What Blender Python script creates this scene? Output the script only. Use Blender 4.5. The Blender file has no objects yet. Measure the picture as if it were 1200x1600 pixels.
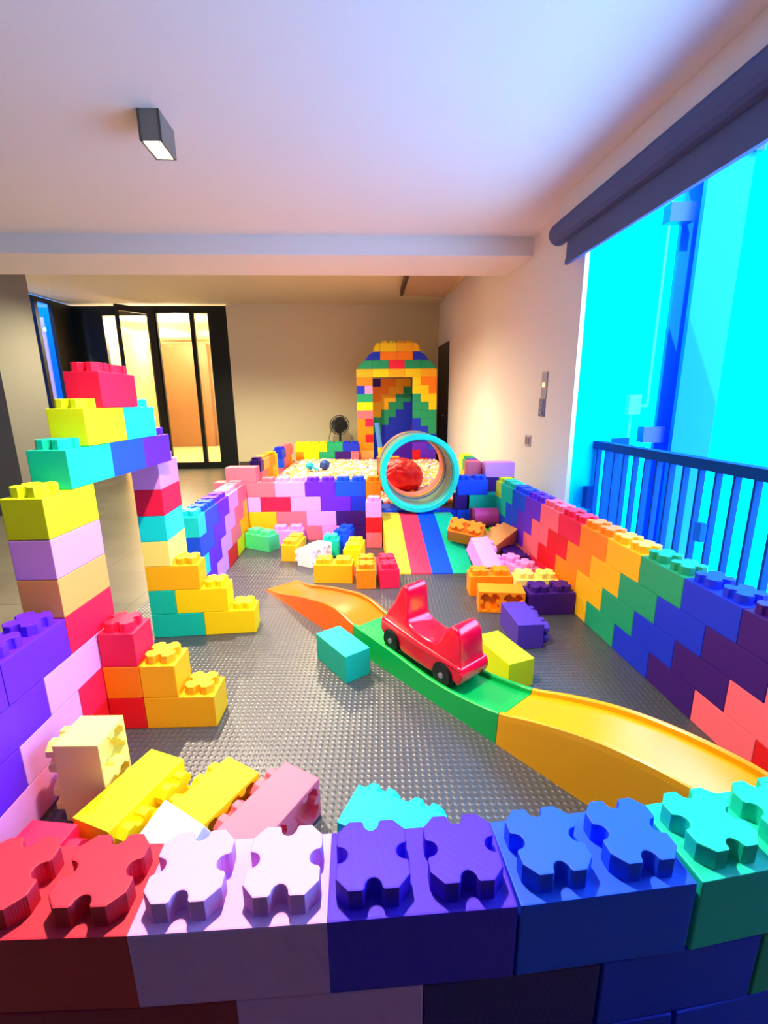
import bpy, bmesh, math, random
from mathutils import Vector, Matrix
from mathutils.geometry import tessellate_polygon
random.seed(7)
U = 0.15                      # one brick height in metres; all coordinates below are in brick units
S = bpy.context.scene
COL = S.collection
PI = math.pi

# ------------------------------------------------------------------ camera, world, sun, exposure
cam_d = bpy.data.cameras.new('camera')
cam_d.sensor_fit = 'AUTO'; cam_d.sensor_width = 36.0; cam_d.lens = 36.0 * 710.2 / 1600
cam_d.clip_start = 0.02; cam_d.clip_end = 200
cam = bpy.data.objects.new('camera', cam_d); COL.objects.link(cam)
_p, _r = 0.2386, 0.0106
cam.matrix_world = (Matrix.Translation((0, 0, 9.09 * U)) @ Matrix.Rotation(PI / 2 - _p, 4, 'X') @ Matrix.Rotation(-_r, 4, 'Z'))
S.camera = cam

w = bpy.data.worlds.new('sky'); S.world = w; w.use_nodes = True
bg = w.node_tree.nodes['Background']
bg.inputs['Color'].default_value = (0.27, 0.52, 1.0, 1); bg.inputs['Strength'].default_value = 12.0

def lamp(name, kind, loc, energy, color, **kw):
    d = bpy.data.lights.new(name, kind); d.energy = energy; d.color = color
    for k, v in kw.items(): setattr(d, k, v)
    o = bpy.data.objects.new(name, d); COL.objects.link(o)
    o.location = [c * U for c in loc]
    return o
sun = lamp('sun', 'SUN', (0, 0, 60), 6.0, (1, 0.97, 0.92), angle=0.01)
sun.rotation_euler = Vector((0.28, 0.64, -0.70)).to_track_quat('-Z', 'Y').to_euler()
portal = lamp('window_portal', 'AREA', (12.9, 15, 9.5), 1, (1, 1, 1), shape='RECTANGLE', size=25 * U, size_y=19 * U)
portal.rotation_euler = Vector((-1, -0.08, 0)).to_track_quat('-Z', 'Z').to_euler()
portal.data.cycles.is_portal = True
S.view_settings.view_transform = 'Standard'; S.view_settings.look = 'None'
S.view_settings.gamma = 1.0; S.view_settings.use_curve_mapping = False
S.view_settings.exposure = 0.0
try:
    S.cycles.max_bounces = 8; S.cycles.diffuse_bounces = 5; S.cycles.sample_clamp_indirect = 6.0
    S.cycles.use_denoising = True
except Exception: pass

# ------------------------------------------------------------------ materials
def lin(h):
    c = [int(h[i:i + 2], 16) / 255 for i in (0, 2, 4)]
    return tuple(x / 12.92 if x <= .04045 else ((x + .055) / 1.055) ** 2.4 for x in c) + (1,)
def mat(name, hexc, rough=.6, bump=None, metal=0, emit=None, spec=None, coat=0, sub=None):
    m = bpy.data.materials.new(name); m.use_nodes = True
    nt = m.node_tree; b = nt.nodes['Principled BSDF']
    b.inputs['Base Color'].default_value = lin(hexc); b.inputs['Roughness'].default_value = rough
    b.inputs['Metallic'].default_value = metal
    if spec is not None: b.inputs['Specular IOR Level'].default_value = spec
    if coat: b.inputs['Coat Weight'].default_value = coat; b.inputs['Coat Roughness'].default_value = .08
    if emit: b.inputs['Emission Color'].default_value = lin(emit[0]); b.inputs['Emission Strength'].default_value = emit[1]
    if bump:
        tc = nt.nodes.new('ShaderNodeTexCoord'); bp = nt.nodes.new('ShaderNodeBump')
        bp.inputs['Strength'].default_value = bump[2]; bp.inputs['Distance'].default_value = .002
        if bump[0] == 'ridge':
            t = nt.nodes.new('ShaderNodeTexWave'); t.bands_direction = 'X'; t.inputs['Scale'].default_value = bump[1]
            nt.links.new(tc.outputs['Object'], t.inputs['Vector']); nt.links.new(t.outputs['Fac'], bp.inputs['Height'])
        else:
            t = nt.nodes.new('ShaderNodeTexNoise'); t.inputs['Scale'].default_value = bump[1]
            nt.links.new(tc.outputs['Object'], t.inputs['Vector']); nt.links.new(t.outputs['Fac'], bp.inputs['Height'])
        nt.links.new(bp.outputs['Normal'], b.inputs['Normal'])
    return m
def var(m, c1, c2, scale, detail=4):
    """slow natural mottling of a surface between two tones"""
    nt = m.node_tree; b = nt.nodes['Principled BSDF']
    tc = nt.nodes.new('ShaderNodeTexCoord'); n = nt.nodes.new('ShaderNodeTexNoise'); r = nt.nodes.new('ShaderNodeMix'); r.data_type = 'RGBA'
    n.inputs['Scale'].default_value = scale; n.inputs['Detail'].default_value = detail
    r.inputs[6].default_value = lin(c1); r.inputs[7].default_value = lin(c2)
    nt.links.new(tc.outputs['Object'], n.inputs['Vector']); nt.links.new(n.outputs['Fac'], r.inputs[0]); nt.links.new(r.outputs[2], b.inputs['Base Color'])
    return m
BC = {  # foam colours
 'red': 'E8101E', 'crimson': 'F01848', 'pink': 'F59AE0', 'lilac': 'E6A0EE', 'salmon': 'FF6E80', 'purple': '6620E0', 'dark purple': '3A0A78',
 'blue': '0A50F0', 'teal': '00C8A8', 'cyan': '00E0E0', 'green': '18A070', 'yellow': 'FFE000', 'lime yellow': 'DDEB10', 'cream': 'FFF07A',
 'gold': 'FFBE10', 'orange': 'FF8A00', 'light orange': 'FFAC58', 'white': 'FFF2EC', 'mint': '4BE08A', 'maroon': 'A01040', 'brick red': 'CC2440', 'violet': '4010D8', 'indigo': '4A2CA8', 'royal blue': '1030D8'}
FM = {k: mat('foam_' + k.replace(' ', '_'), v, .55, ('ridge', 120, .12), spec=.35) for k, v in BC.items()}

# ------------------------------------------------------------------ helpers
def mesh_obj(name, bm, m=None, parent=None, smooth=False):
    me = bpy.data.meshes.new(name); bm.normal_update(); bm.to_mesh(me); bm.free()
    if smooth:
        for p in me.polygons: p.use_smooth = True
    if m: me.materials.append(m)
    o = bpy.data.objects.new(name, me); COL.objects.link(o)
    if parent: o.parent = parent
    return o
def tag(o, label=None, cat=None, group=None, kind=None):
    if label: o['label'] = label
    if cat: o['category'] = cat
    if group: o['group'] = group
    if kind: o['kind'] = kind
    return o
def empty(name, loc, label, cat, group=None, rz=0):
    o = bpy.data.objects.new(name, None); COL.objects.link(o); o.empty_display_size = .05
    o.location = [c * U for c in loc]; o.rotation_euler = (0, 0, rz)
    return tag(o, label, cat, group)
def add_box(bm, x0, x1, y0, y1, z0, z1, M=None):
    vs = [bm.verts.new(Vector((x * U, y * U, z * U))) for z in (z0, z1) for y in (y0, y1) for x in (x0, x1)]
    fs = [(0, 2, 3, 1), (4, 5, 7, 6), (0, 1, 5, 4), (1, 3, 7, 5), (3, 2, 6, 7), (2, 0, 4, 6)]
    for f in fs: bm.faces.new([vs[i] for i in f])
    if M: bmesh.ops.transform(bm, matrix=M, verts=vs)
    return vs
def box(name, x0, x1, y0, y1, z0, z1, m, parent=None, bev=0, rz=0):
    bm = bmesh.new(); add_box(bm, x0, x1, y0, y1, z0, z1)
    if bev: bmesh.ops.bevel(bm, geom=bm.edges[:], offset=bev * U, segments=2, affect='EDGES', profile=.6)
    if rz: bmesh.ops.rotate(bm, cent=(0, 0, 0), matrix=Matrix.Rotation(rz, 3, 'Z'), verts=bm.verts)
    return mesh_obj(name, bm, m, parent)
def add_prism(bm, pts, h0, h1, axis='Z'):
    """closed outline extruded; pts in units"""
    def mk(p, h):
        a, b = p
        v = {'Z': (a, b, h), 'X': (h, a, b), 'Y': (a, h, b)}[axis]
        return bm.verts.new(Vector(v) * U)
    lo = [mk(p, h0) for p in pts]; hi = [mk(p, h1) for p in pts]
    n = len(pts)
    f1 = bm.faces.new(lo[::-1]); f2 = bm.faces.new(hi)
    for i in range(n): bm.faces.new((lo[i], lo[(i + 1) % n], hi[(i + 1) % n], hi[i]))
    bmesh.ops.recalc_face_normals(bm, faces=bm.faces)
    return lo, hi, f1, f2
def add_cyl(bm, c, r, h0, h1, axis='Z', n=24, r2=None):
    r2 = r if r2 is None else r2
    def mk(a, rr, h):
        x, y = rr * math.cos(a), rr * math.sin(a)
        v = {'Z': (c[0] + x, c[1] + y, h), 'X': (h, c[0] + x, c[1] + y), 'Y': (c[0] + x, h, c[1] + y)}[axis]
        return bm.verts.new(Vector(v) * U)
    lo = [mk(2 * PI * i / n, r, h0) for i in range(n)]; hi = [mk(2 * PI * i / n, r2, h1) for i in range(n)]
    bm.faces.new(lo[::-1]); bm.faces.new(hi)
    for i in range(n): bm.faces.new((lo[i], lo[(i + 1) % n], hi[(i + 1) % n], hi[i]))
def add_tube(bm, pts, r, n=8):
    prev = None
    P = [Vector(p) * U for p in pts]
    for i, p in enumerate(P):
        d = (P[min(i + 1, len(P) - 1)] - P[max(i - 1, 0)]).normalized()
        q = d.to_track_quat('Z', 'Y').to_matrix()
        ring = [bm.verts.new(p + q @ Vector((r * U * math.cos(2 * PI * k / n), r * U * math.sin(2 * PI * k / n), 0))) for k in range(n)]
        if prev:
            for k in range(n): bm.faces.new((prev[k], prev[(k + 1) % n], ring[(k + 1) % n], ring[k]))
        else: bm.faces.new(ring[::-1])
        prev = ring
    bm.faces.new(prev)
    bmesh.ops.recalc_face_normals(bm, faces=bm.faces)

# ------------------------------------------------------------------ the setting
plaster = mat('plaster', 'EDE6DE', .9, ('noise', 60, .06))
plaster_warm = mat('plaster_cream', 'D8CBA8', .9, ('noise', 60, .06))
low_bounce_dark = mat('low_bounce_dark', '2C2A34', .9)  # unseen walls coloured dark to cut light bounced onto the nearest bricks
black_metal = mat('black_metal', '0E1314', .45, metal=.3)
def poly_slab(name, pts, z0, z1, m):
    bm = bmesh.new(); add_prism(bm, pts, z0, z1); o = mesh_obj(name, bm, m); tag(o, kind='structure'); return o
# floor: large pale grey-brown stone tiles
fm = mat('stone_floor', '6E6A5E', .28, spec=.5)
nt = fm.node_tree; b = nt.nodes['Principled BSDF']
tc = nt.nodes.new('ShaderNodeTexCoord'); br = nt.nodes.new('ShaderNodeTexBrick'); ns = nt.nodes.new('ShaderNodeTexNoise'); mx = nt.nodes.new('ShaderNodeMix'); mx.data_type = 'RGBA'
br.offset = 0; br.inputs['Scale'].default_value = 1.0; br.inputs['Brick Width'].default_value = .6; br.inputs['Row Height'].default_value = .6; br.inputs['Mortar Size'].default_value = .003
br.inputs['Color1'].default_value = lin('6F6A5C'); br.inputs['Color2'].default_value = lin('7A7464'); br.inputs['Mortar'].default_value = lin('3A3934')
ns.inputs['Scale'].default_value = 2.5; ns.inputs['Detail'].default_value = 6
mx.blend_type = 'MULTIPLY'; mx.inputs[0].default_value = .5
nt.links.new(tc.outputs['Object'], br.inputs['Vector']); nt.links.new(tc.outputs['Object'], ns.inputs['Vector'])
nt.links.new(br.outputs['Color'], mx.inputs[6]); nt.links.new(ns.outputs['Fac'], mx.inputs[7]); nt.links.new(mx.outputs[2], b.inputs['Base Color'])
def RW(y, x0=12.2): return x0 - .081 * (y - 14.4)          # the right wall's inner plane
def BK(x): return 67 + .05 * x                            # the back wall's plane
fl = poly_slab('floor', [(-42, -16), (14.7, -16), (11, 28), (8, 67.4), (-42, 64.9)], -1.0, -.1, fm)
poly_slab('ceiling', [(-42, -16), (RW(-16) + 1.5, -16), (RW(40) + 1.5, 40), (-42, 36)], 20, 21, plaster)
poly_slab('ceiling_rear', [(-42, 36), (RW(36) + 1.5, 38), (RW(70) + 1.5, 69), (-42, 66.6)], 22, 23, plaster_warm)
# cross beam between front and rear rooms
poly_slab('beam', [(-42, 32.3), (RW(34) + .5, 34.9), (RW(40) + .5, 40.0), (-42, 37.4)], 18.8, 22.2, plaster)
poly_slab('wall_right', [(RW(27.4), 27.4), (RW(27.4) + .25, 27.4), (RW(69) + .25, 69), (RW(69), 69)], -.1, 22, plaster)
poly_slab('wall_right_light_block', [(RW(-16), -16), (RW(-16) + 1.6, -16), (RW(3) + 1.6, 3), (RW(3), 3)], -.1, 20, low_bounce_dark)  # unseen wall added to block window light from behind the camera
poly_slab('trim_1', [(RW(3), 3), (RW(3) + 1.6, 3), (RW(27.4) + 1.6, 27.4), (RW(27.4), 27.4)], 19.5, 20.0, plaster)
poly_slab('wall_front', [(-42, -17), (RW(-16) + 1.5, -17), (RW(-16) + 1.5, -16), (-42, -16)], -.1, 20, low_bounce_dark)
poly_slab('wall_left', [(-43, -17), (-42, -17), (-42, 56.5), (-43, 56.5)], -.1, 22, plaster)
# rear wall right of the door, with a baseboard
poly_slab('wall_back', [(-21.0, BK(-21)), (9.2, BK(9.2)), (9.2, BK(9.2) + 1), (-21.0, BK(-21) + 1)], -.1, 22, plaster_warm)
poly_slab('baseboard_back', [(-20.9, BK(-21) - .12), (7.9, BK(7.9) - .12), (7.9, BK(7.9) - .01), (-20.9, BK(-21) - .01)], -.1, .8, mat('dark_baseboard', '4A443C', .5))
poly_slab('wall_pillar', [(-42, 38.0), (-31, 38.6), (-31, 43.4), (-42, 43)], -.1, 22, mat('pillar_paint', '6E6A60', .85))

# glazed door group in the back wall
glass = bpy.data.materials.new('clear_glass'); glass.use_nodes = True
nt = glass.node_tree; nt.nodes.remove(nt.nodes['Principled BSDF'])
tr = nt.nodes.new('ShaderNodeBsdfTransparent'); gl = nt.nodes.new('ShaderNodeBsdfGlossy'); mxs = nt.nodes.new('ShaderNodeMixShader')
gl.inputs['Roughness'].default_value = .03; mxs.inputs[0].default_value = .12; tr.inputs['Color'].default_value = (.9, .93, .92, 1)
nt.links.new(tr.outputs[0], mxs.inputs[1]); nt.links.new(gl.outputs[0], mxs.inputs[2]); nt.links.new(mxs.outputs[0], nt.nodes['Material Output'].inputs['Surface'])
def panel_frame(name, p0, p1, z0, z1, mull, fw, parent, m=None, depth=.5):
    """a framed rectangle standing between ground points p0, p1; mull = fractions of the mullions"""
    p0, p1 = Vector(p0), Vector(p1); d = (p1 - p0); L = d.length; a = math.atan2(d.y, d.x)
    M = Matrix.Translation((p0.x * U, p0.y * U, 0)) @ Matrix.Rotation(a, 4, 'Z')
    bm = bmesh.new()
    add_box(bm, 0, L, 0, depth, z1 - fw, z1, M); add_box(bm, 0, L, 0, depth, z0, z0 + fw, M)
    for f, ww in mull: add_box(bm, f * L, f * L + ww, 0.001, depth - .001, z0 + .01, z1 - .01, M)
    fr = mesh_obj(name, bm, m or black_metal, parent)
    bm = bmesh.new(); add_box(bm, .1, L - .1, depth * .45, depth * .45 + .08, z0 + fw, z1 - fw, M)
    mesh_obj('glass_pane', bm, glass, fr)
    return fr
d1 = bpy.data.objects.new('door_1', None); COL.objects.link(d1); tag(d1, kind='structure')
panel_frame('door_frame', (-30.9, BK(-30.9)), (-21.0, BK(-21)), -.1, 21.8, [(0, .6), (.50, .55), (.745, 2.5)], .9, d1)
box('side_panel', -42.4, -37.4, 0, .6, -.1, 21.8, black_metal, d1, rz=.05).location = (0, BK(0) * U + .02, 0)
panel_frame('door_header', (-37.6, BK(-37.6)), (-30.8, BK(-30.8)), 20.6, 21.8, [(0, .1)], .6, d1)
d2 = bpy.data.objects.new('door_2', None); COL.objects.link(d2); tag(d2, kind='structure')   # leaf standing open
panel_frame('door_leaf_frame', (-33.3, 61.2), (-30.4, 65.2), 0, 22 - .7, [(0, .4), (.82, .9)], .7, d2, depth=.35)
bm = bmesh.new(); add_tube(bm, [(-33.35, 61.1, 8.2), (-33.75, 60.8, 8.2), (-33.75, 60.8, 11.2), (-33.35, 61.1, 11.2)], .12); mesh_obj('door_handle', bm, mat('brushed_steel', 'B0B4B6', .25, metal=1), d2)
# glazed left wall near the rear corner
w1 = bpy.data.objects.new('window_1', None); COL.objects.link(w1); tag(w1, kind='structure')
panel_frame('window_frame', (-41.6, 56.2), (-41.2, 65.0), -.1, 21.8, [(.28, .5), (.60, 3.4)], .5, w1)
poly_slab('wall_sky_backdrop_left', [(-52, 40), (-51, 40), (-51, 110), (-52, 110)], -5, 40, mat('sky_blue_backdrop', '0C70C8', 1.0, spec=0))  # added wall, coloured blue to stand in for sky behind the window
# the lit corridor behind the glass door
corr = mat('corridor_wall', 'E0C890', .8); wood = var(mat('veneer', 'B87838', .45, spec=.3), 'A87850', '946640', 1.2)
cf = mat('corridor_floor', 'EFE0B0', .35)
poly_slab('floor_corridor', [(-42, 65.0), (-10, 66.6), (-10, 104), (-49, 104)], -.12, -.02, cf)
poly_slab('ceiling_corridor', [(-42, 67.2), (-10, 68), (-10, 104), (-49, 104)], 21.9, 22.5, mat('corridor_ceiling', 'FFE9B0', .8))
poly_slab('wall_corridor_back', [(-49, 103), (-10, 103), (-10, 104), (-49, 104)], -.1, 22, corr)
poly_slab('wall_corridor_left', [(-42.4, 67.2), (-41.6, 67.2), (-47.6, 103), (-48.4, 103)], -.1, 22, corr)
poly_slab('wall_corridor_right', [(-16, 69), (-15, 69), (-15, 103), (-16, 103)], -.1, 22, corr)
bm = bmesh.new(); add_box(bm, -46.2, -36.4, 99.5, 101, .0, 21.2)
tag(mesh_obj('wood_partition', bm, wood), 'warm brown wood veneer partition standing in the lit corridor behind the glass door', 'partition')
for i, (x, y) in enumerate([(-37, 74), (-31, 74), (-30, 93), (-41, 92)]):
    c = empty('corridor_downlight', (x, y, 21.85), 'small round downlight in the corridor ceiling beyond the glass door', 'light', 'corridor downlights')
    bm = bmesh.new(); add_cyl(bm, (0, 0), .5, -.1, .0); mesh_obj('lamp_lens', bm, mat('lens_corr', 'FFFFFF', .5, emit=('FFE0A0', 12)), c)
    l = lamp('corridor_light', 'POINT', (0, 0, -1.5), 190, (1, .87, .60), shadow_soft_size=.12); l.parent = c
# cove strip on the corridor's left wall
bm = bmesh.new(); add_prism(bm, [(-41.5, 69), (-41.2, 69), (-47.0, 102.8), (-47.3, 102.8)], 21.2, 21.5)
tag(mesh_obj('cove_light', bm, mat('cove', 'FFFFFF', .5, emit=('FFF0C0', 4))), 'glowing cove light strip high on the corridor wall behind the glass door', 'light')
# dark doorway in the right wall, near the far corner
dd = bpy.data.objects.new('door_3', None); COL.objects.link(dd); tag(dd, kind='structure')
bm = bmesh.new(); add_prism(bm, [(RW(60.5) - .12, 60.5), (RW(60.5) + .1, 60.5), (RW(67) + .1, 67), (RW(67) - .12, 67)], -.05, 16.4)
mesh_obj('door_panel', bm, mat('dark_door', '221C22', .5), dd)
bm = bmesh.new(); add_tube(bm, [(RW(61.5) - .3, 61.5, 7.2), (RW(62.3) - .3, 62.3, 7.2)], .1); mesh_obj('door_handle', bm, bpy.data.materials['brushed_steel'], dd)

# ------------------------------------------------------------------ outside the window
ext = mat('facade_daylight_cyan', '00F0FF', 1.0, spec=0)  # white outside walls; cyan of the overexposed daylight put into their colour
poly_slab('wall_exterior', [(34, 26), (35, 26), (30, 95), (29, 95)], -20, 45, ext)
poly_slab('wall_exterior_return', [(16.4, 41.0), (34, 39.6), (34, 40.6), (16.4, 42.0)], -20, 45, ext)
poly_slab('wall_exterior_pier', [(RW(27.6) + .27, 27.6), (RW(27.6) + 2.6, 27.6), (16.3, 41), (RW(41) + .3, 41)], -.1, 45, ext)
poly_slab('floor_balcony', [(RW(-9) + .02, -9), (19, -9), (16.6, 39), (RW(27.3) + 2, 39), (RW(27.3) + .02, 27.3)], -1.2, -.15, mat('balcony_tile', '2C7FD8', .6))
steelb = mat('blue_steel', '0A78FF', .7, spec=.1)
col = empty('steel_column', (17.5, 27, -3), 'tall blue steel column rising outside beyond the balcony railing', 'column')
bm = bmesh.new()
add_box(bm, -1.1, 1.1, -1.0, -.7, 0, 23.9); add_box(bm, -1.1, 1.1, .7, 1.0, 0, 23.9); add_box(bm, -.15, .15, -.7, .7, 0, 23.9)
mesh_obj('column_shaft', bm, steelb, col)
box('cap_plate', -1.4, 1.4, -1.2, 1.2, 23.9, 24.2, mat('navy_steel', '0840A0', .4), col)
for z in (21.1, 9.6):
    box('beam_stub', -2.4, -1.1, -.35, .35, z, z + .9, bpy.data.materials['navy_steel'], col)
# downpipe, bracket
bm = bmesh.new(); add_tube(bm, [(22.6, 39.9, 8.5), (22.6, 39.9, 30)], .12); add_tube(bm, [(22.6, 39.9, 8.5), (21.3, 39.9, 8.5), (21.3, 39.9, 3)], .14)
tag(mesh_obj('drain_pipe', bm, mat('pale_pipe', '20C0E8', .5)), 'thin pale drain pipe on the bright outside wall left of the blue column', 'pipe')
tag(box('junction_box', 20.7, 21.7, 39.2, 39.85, 7.8, 9.4, bpy.data.materials['pale_pipe']), 'small pale box fixed to the outside wall by the thin drain pipe', 'electric box')
# railing
navy = mat('railing_navy', '064C94', .8, spec=.1)
rail = empty('balcony_railing', (0, 0, 0), 'dark blue metal balcony railing with flat upright slats outside the window', 'railing')
f0, f1 = Vector((12.95, 28.2)), Vector((14.4, 2.0))
dv = (f1 - f0).normalized(); L = (f1 - f0).length; ang = math.atan2(dv.y, dv.x)
MR = Matrix.Translation((f0.x * U, f0.y * U, 0)) @ Matrix.Rotation(ang, 4, 'Z')
bm = bmesh.new(); add_box(bm, 0, L, -.3, .3, 6.2, 6.65, MR); mesh_obj('top_rail', bm, navy, rail)
bm = bmesh.new(); add_box(bm, 0, L, -.15, .15, .1, .5, MR); mesh_obj('bottom_rail', bm, navy, rail)
s = .75
k = 0
while s < L:
    bm = bmesh.new(); add_box(bm, s, s + .12, -.14, .14, .5, 6.2, MR); mesh_obj('slat', bm, navy, rail); s += .93; k += 1
bm = bmesh.new(); add_box(bm, -.5, 0, -.35, .35, 0, 6.65, MR); mesh_obj('end_post', bm, navy, rail)
bm = bmesh.new(); add_prism(bm, [(f0.x - .3, f0.y + .2), (f0.x + 3.4, f0.y + 2.2), (f0.x + 3.3, f0.y + 2.5), (f0.x - .3, f0.y + .5)], .1, 6.6); mesh_obj('return_panel', bm, navy, rail)
bm = bmesh.new(); add_box(bm, 9.9, 10.3, -.55, -.3, 3.3, 4.1, MR); mesh_obj('latch', bm, steelb, rail)
tag(box('floor_socket', 12.3, 12.7, 27.0, 27.55, 2.6, 3.9, navy), 'small dark box on the window jamb behind the pink top bricks', 'socket')
# roller blind
bl = empty('roller_blind', (0, 0, 0), 'long grey roller blind rolled up above the window opening', 'blind')
bgm = mat('blind_fabric', '4C5884', .85)
def line_x(y): return 11.5 - .081 * (y - 14.4)
def sweep(name, y0, y1, prof, m, parent):
    bm = bmesh.new()
    a = [bm.verts.new(Vector((line_x(y0) + q[0], y0, q[1])) * U) for q in prof]; c = [bm.verts.new(Vector((line_x(y1) + q[0], y1, q[1])) * U) for q in prof]
    bm.faces.new(a); bm.faces.new(c[::-1])
    for i in range(len(prof)): bm.faces.new((a[i], c[i], c[(i + 1) % len(prof)], a[(i + 1) % len(prof)]))
    bmesh.ops.recalc_face_normals(bm, faces=bm.faces); return mesh_obj(name, bm, m, parent)
rp = [(.6 * math.cos(t * PI / 8), 18.35 + .6 * math.sin(t * PI / 8)) for t in range(16)]
sweep('blind_roll', 2, 29.3, rp, bgm, bl)
sweep('hanging_fabric', 2, 28.3, [(.05, 18.2), (.12, 18.2), (.12, 16.75), (.05, 16.75)], bgm, bl)
sweep('bottom_bar', 2, 28.3, [(0, 16.5), (.2, 16.5), (.2, 16.8), (0, 16.8)], bgm, bl)
sweep('mounting_rail', 2, 29.0, [(-.2, 18.96), (.4, 18.96), (.4, 19.99), (-.2, 19.99)], plaster, bl)

# switches on the right wall
def plate(name, y0, y1, z0, z1, hexc, label, x0=12.2):
    bm = bmesh.new(); add_prism(bm, [(RW(y0) - .08, y0), (RW(y0) + .0, y0), (RW(y1) + .0, y1), (RW(y1) - .08, y1)], z0, z1)
    return tag(mesh_obj(name, bm, mat('plate_' + hexc, hexc, .5)), label, 'switch')
p = plate('light_switch', 31.0, 31.8, 9.2, 10.9, 'B0A8A8', 'pale wall plate with a small glowing orange light on the right wall')
bm = bmesh.new(); add_box(bm, RW(31.4) - .16, RW(31.4) - .06, 31.3, 31.5, 9.9, 10.2); mesh_obj('indicator_light', bm, mat('orange_led', 'FF9060', .5, emit=('FFB080', 3)), p)
p = plate('control_panel', 31.1, 32.0, 8.0, 9.15, '807C98', 'grey rectangular control panel directly below the glowing wall plate')
for i in range(3):
    bm = bmesh.new(); add_box(bm, RW(31.5) - .14, RW(31.5) - .05, 31.3, 31.75, 8.15 + i * .33, 8.35 + i * .33); mesh_obj('button', bm, mat('panel_button', '9A96B0', .5), p)
p = plate('wall_socket', 33.1, 34.1, 5.8, 6.6, 'C8BEBE', 'pale double wall socket low on the right wall')
for i in range(2):
    bm = bmesh.new(); add_box(bm, RW(33.4 + i * .4) - .13, RW(33.4 + i * .4) - .05, 33.25 + i * .45, 33.5 + i * .45, 5.95, 6.45); mesh_obj('socket_face', bm, mat('socket_face', '8C8486', .5), p)
# ceiling box at the rear right
ac = empty('ceiling_unit', (0, 0, 0), 'beige box unit fixed under the rear ceiling near the far right corner', 'ceiling unit')
bm = bmesh.new(); add_prism(bm, [(2.9, 46), (8.2, 46), (7.6, 60), (2.5, 58.5)], 21.3, 22); mesh_obj('unit_housing', bm, mat('unit_beige', 'B49A80', .6), ac)
bm = bmesh.new(); add_prism(bm, [(2.55, 46), (2.9, 46), (2.5, 58.5), (2.2, 58.5)], 21.2, 22); mesh_obj('dark_edge', bm, mat('unit_edge', '4A3A2C', .6), ac)

# ------------------------------------------------------------------ ceiling lamps
grey_metal = mat('lamp_grey', '7C7A70', .45, metal=.2)
lens = mat('lamp_lens', 'FFFFFF', .4, emit=('FFECC8', 60))
def ceiling_lamp(x, y, z, label, energy, rz=.06, tint=(1, .80, .58), cone=2.6):
    t = empty('ceiling_spotlight', (x, y, z), label, 'lamp', 'surface mounted box spotlights', rz)
    bm = bmesh.new()
    for a in ((-.42, -.32, -.75, .75), (.32, .42, -.75, .75), (-.42, .42, -.75, -.66), (-.42, .42, .66, .75)): add_box(bm, *a, -1.05, 0)
    add_box(bm, -.41, .41, -.74, .74, -.92, -.01)
    mesh_obj('lamp_housing', bm, grey_metal, t)
    for yy in (-.35, .35):
        bm = bmesh.new(); add_cyl(bm, (0, yy), .3, -1.04, -.93); ln = mesh_obj('lamp_lens', bm, lens, t)
        sp = lamp('spot', 'SPOT', (0, yy, -1.15), energy / 2, tint, spot_size=cone, spot_blend=.7, shadow_soft_size=.03)
        sp.parent = t
    return t
ceiling_lamp(-8.87, 21.15, 20, 'grey box ceiling spotlight glowing warm above the brick arch', 800, cone=1.75)
ceiling_lamp(-2.0, 9.5, 20, 'grey box ceiling spotlight above the near half of the play mat', 480, cone=1.8)
ceiling_lamp(-6.5, 44.2, 22, 'grey box spotlight on the rear ceiling above the ball pit', 520, tint=(1, .90, .58))
ceiling_lamp(1.5, 43.6, 22, 'grey box spotlight on the rear ceiling before the toy house', 180, tint=(1, .90, .58), cone=1.5)
ceiling_lamp(-22, 43.6, 22, 'grey box spotlight on the rear ceiling before the glass door', 800, tint=(1, .90, .58))

# ------------------------------------------------------------------ play mat with a raised tread pattern
mm = mat('rubber_mat', '3E4248', .36, spec=.8)
nt = mm.node_tree; b = nt.nodes['Principled BSDF']
tc = nt.nodes.new('ShaderNodeTexCoord'); mp = nt.nodes.new('ShaderNodeMapping'); mp.inputs['Rotation'].default_value[2] = PI / 4
sx = nt.nodes.new('ShaderNodeSeparateXYZ'); nt.links.new(tc.outputs['Object'], mp.inputs['Vector']); nt.links.new(mp.outputs[0], sx.inputs[0])
outs = []
for ax in (0, 1):
    m1 = nt.nodes.new('ShaderNodeMath'); m1.operation = 'MULTIPLY'; m1.inputs[1].default_value = 2 * PI / .036
    m2 = nt.nodes.new('ShaderNodeMath'); m2.operation = 'SINE'
    nt.links.new(sx.outputs[ax], m1.inputs[0]); nt.links.new(m1.outputs[0], m2.inputs[0]); outs.append(m2)
m3 = nt.nodes.new('ShaderNodeMath'); m3.operation = 'MULTIPLY'; nt.links.new(outs[0].outputs[0], m3.inputs[0]); nt.links.new(outs[1].outputs[0], m3.inputs[1])
m4 = nt.nodes.new('ShaderNodeMath'); m4.operation = 'MAXIMUM'; m4.inputs[1].default_value = 0.0; nt.links.new(m3.outputs[0], m4.inputs[0])
bp = nt.nodes.new('ShaderNodeBump'); bp.inputs['Strength'].default_value = .65; bp.inputs['Distance'].default_value = .0035
nt.links.new(m4.outputs[0], bp.inputs['Height']); nt.links.new(bp.outputs['Normal'], b.inputs['Normal'])
bm = bmesh.new(); add_prism(bm, [(-11.3, 2.4), (11.6, 2.4), (9.8, 31), (8.0, 60), (-13, 60), (-11.3, 30)], -.1, 0)
tag(mesh_obj('play_mat', bm, mm), 'dark grey rubber play mat with a raised tread pattern covering the floor', 'mat')

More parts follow.
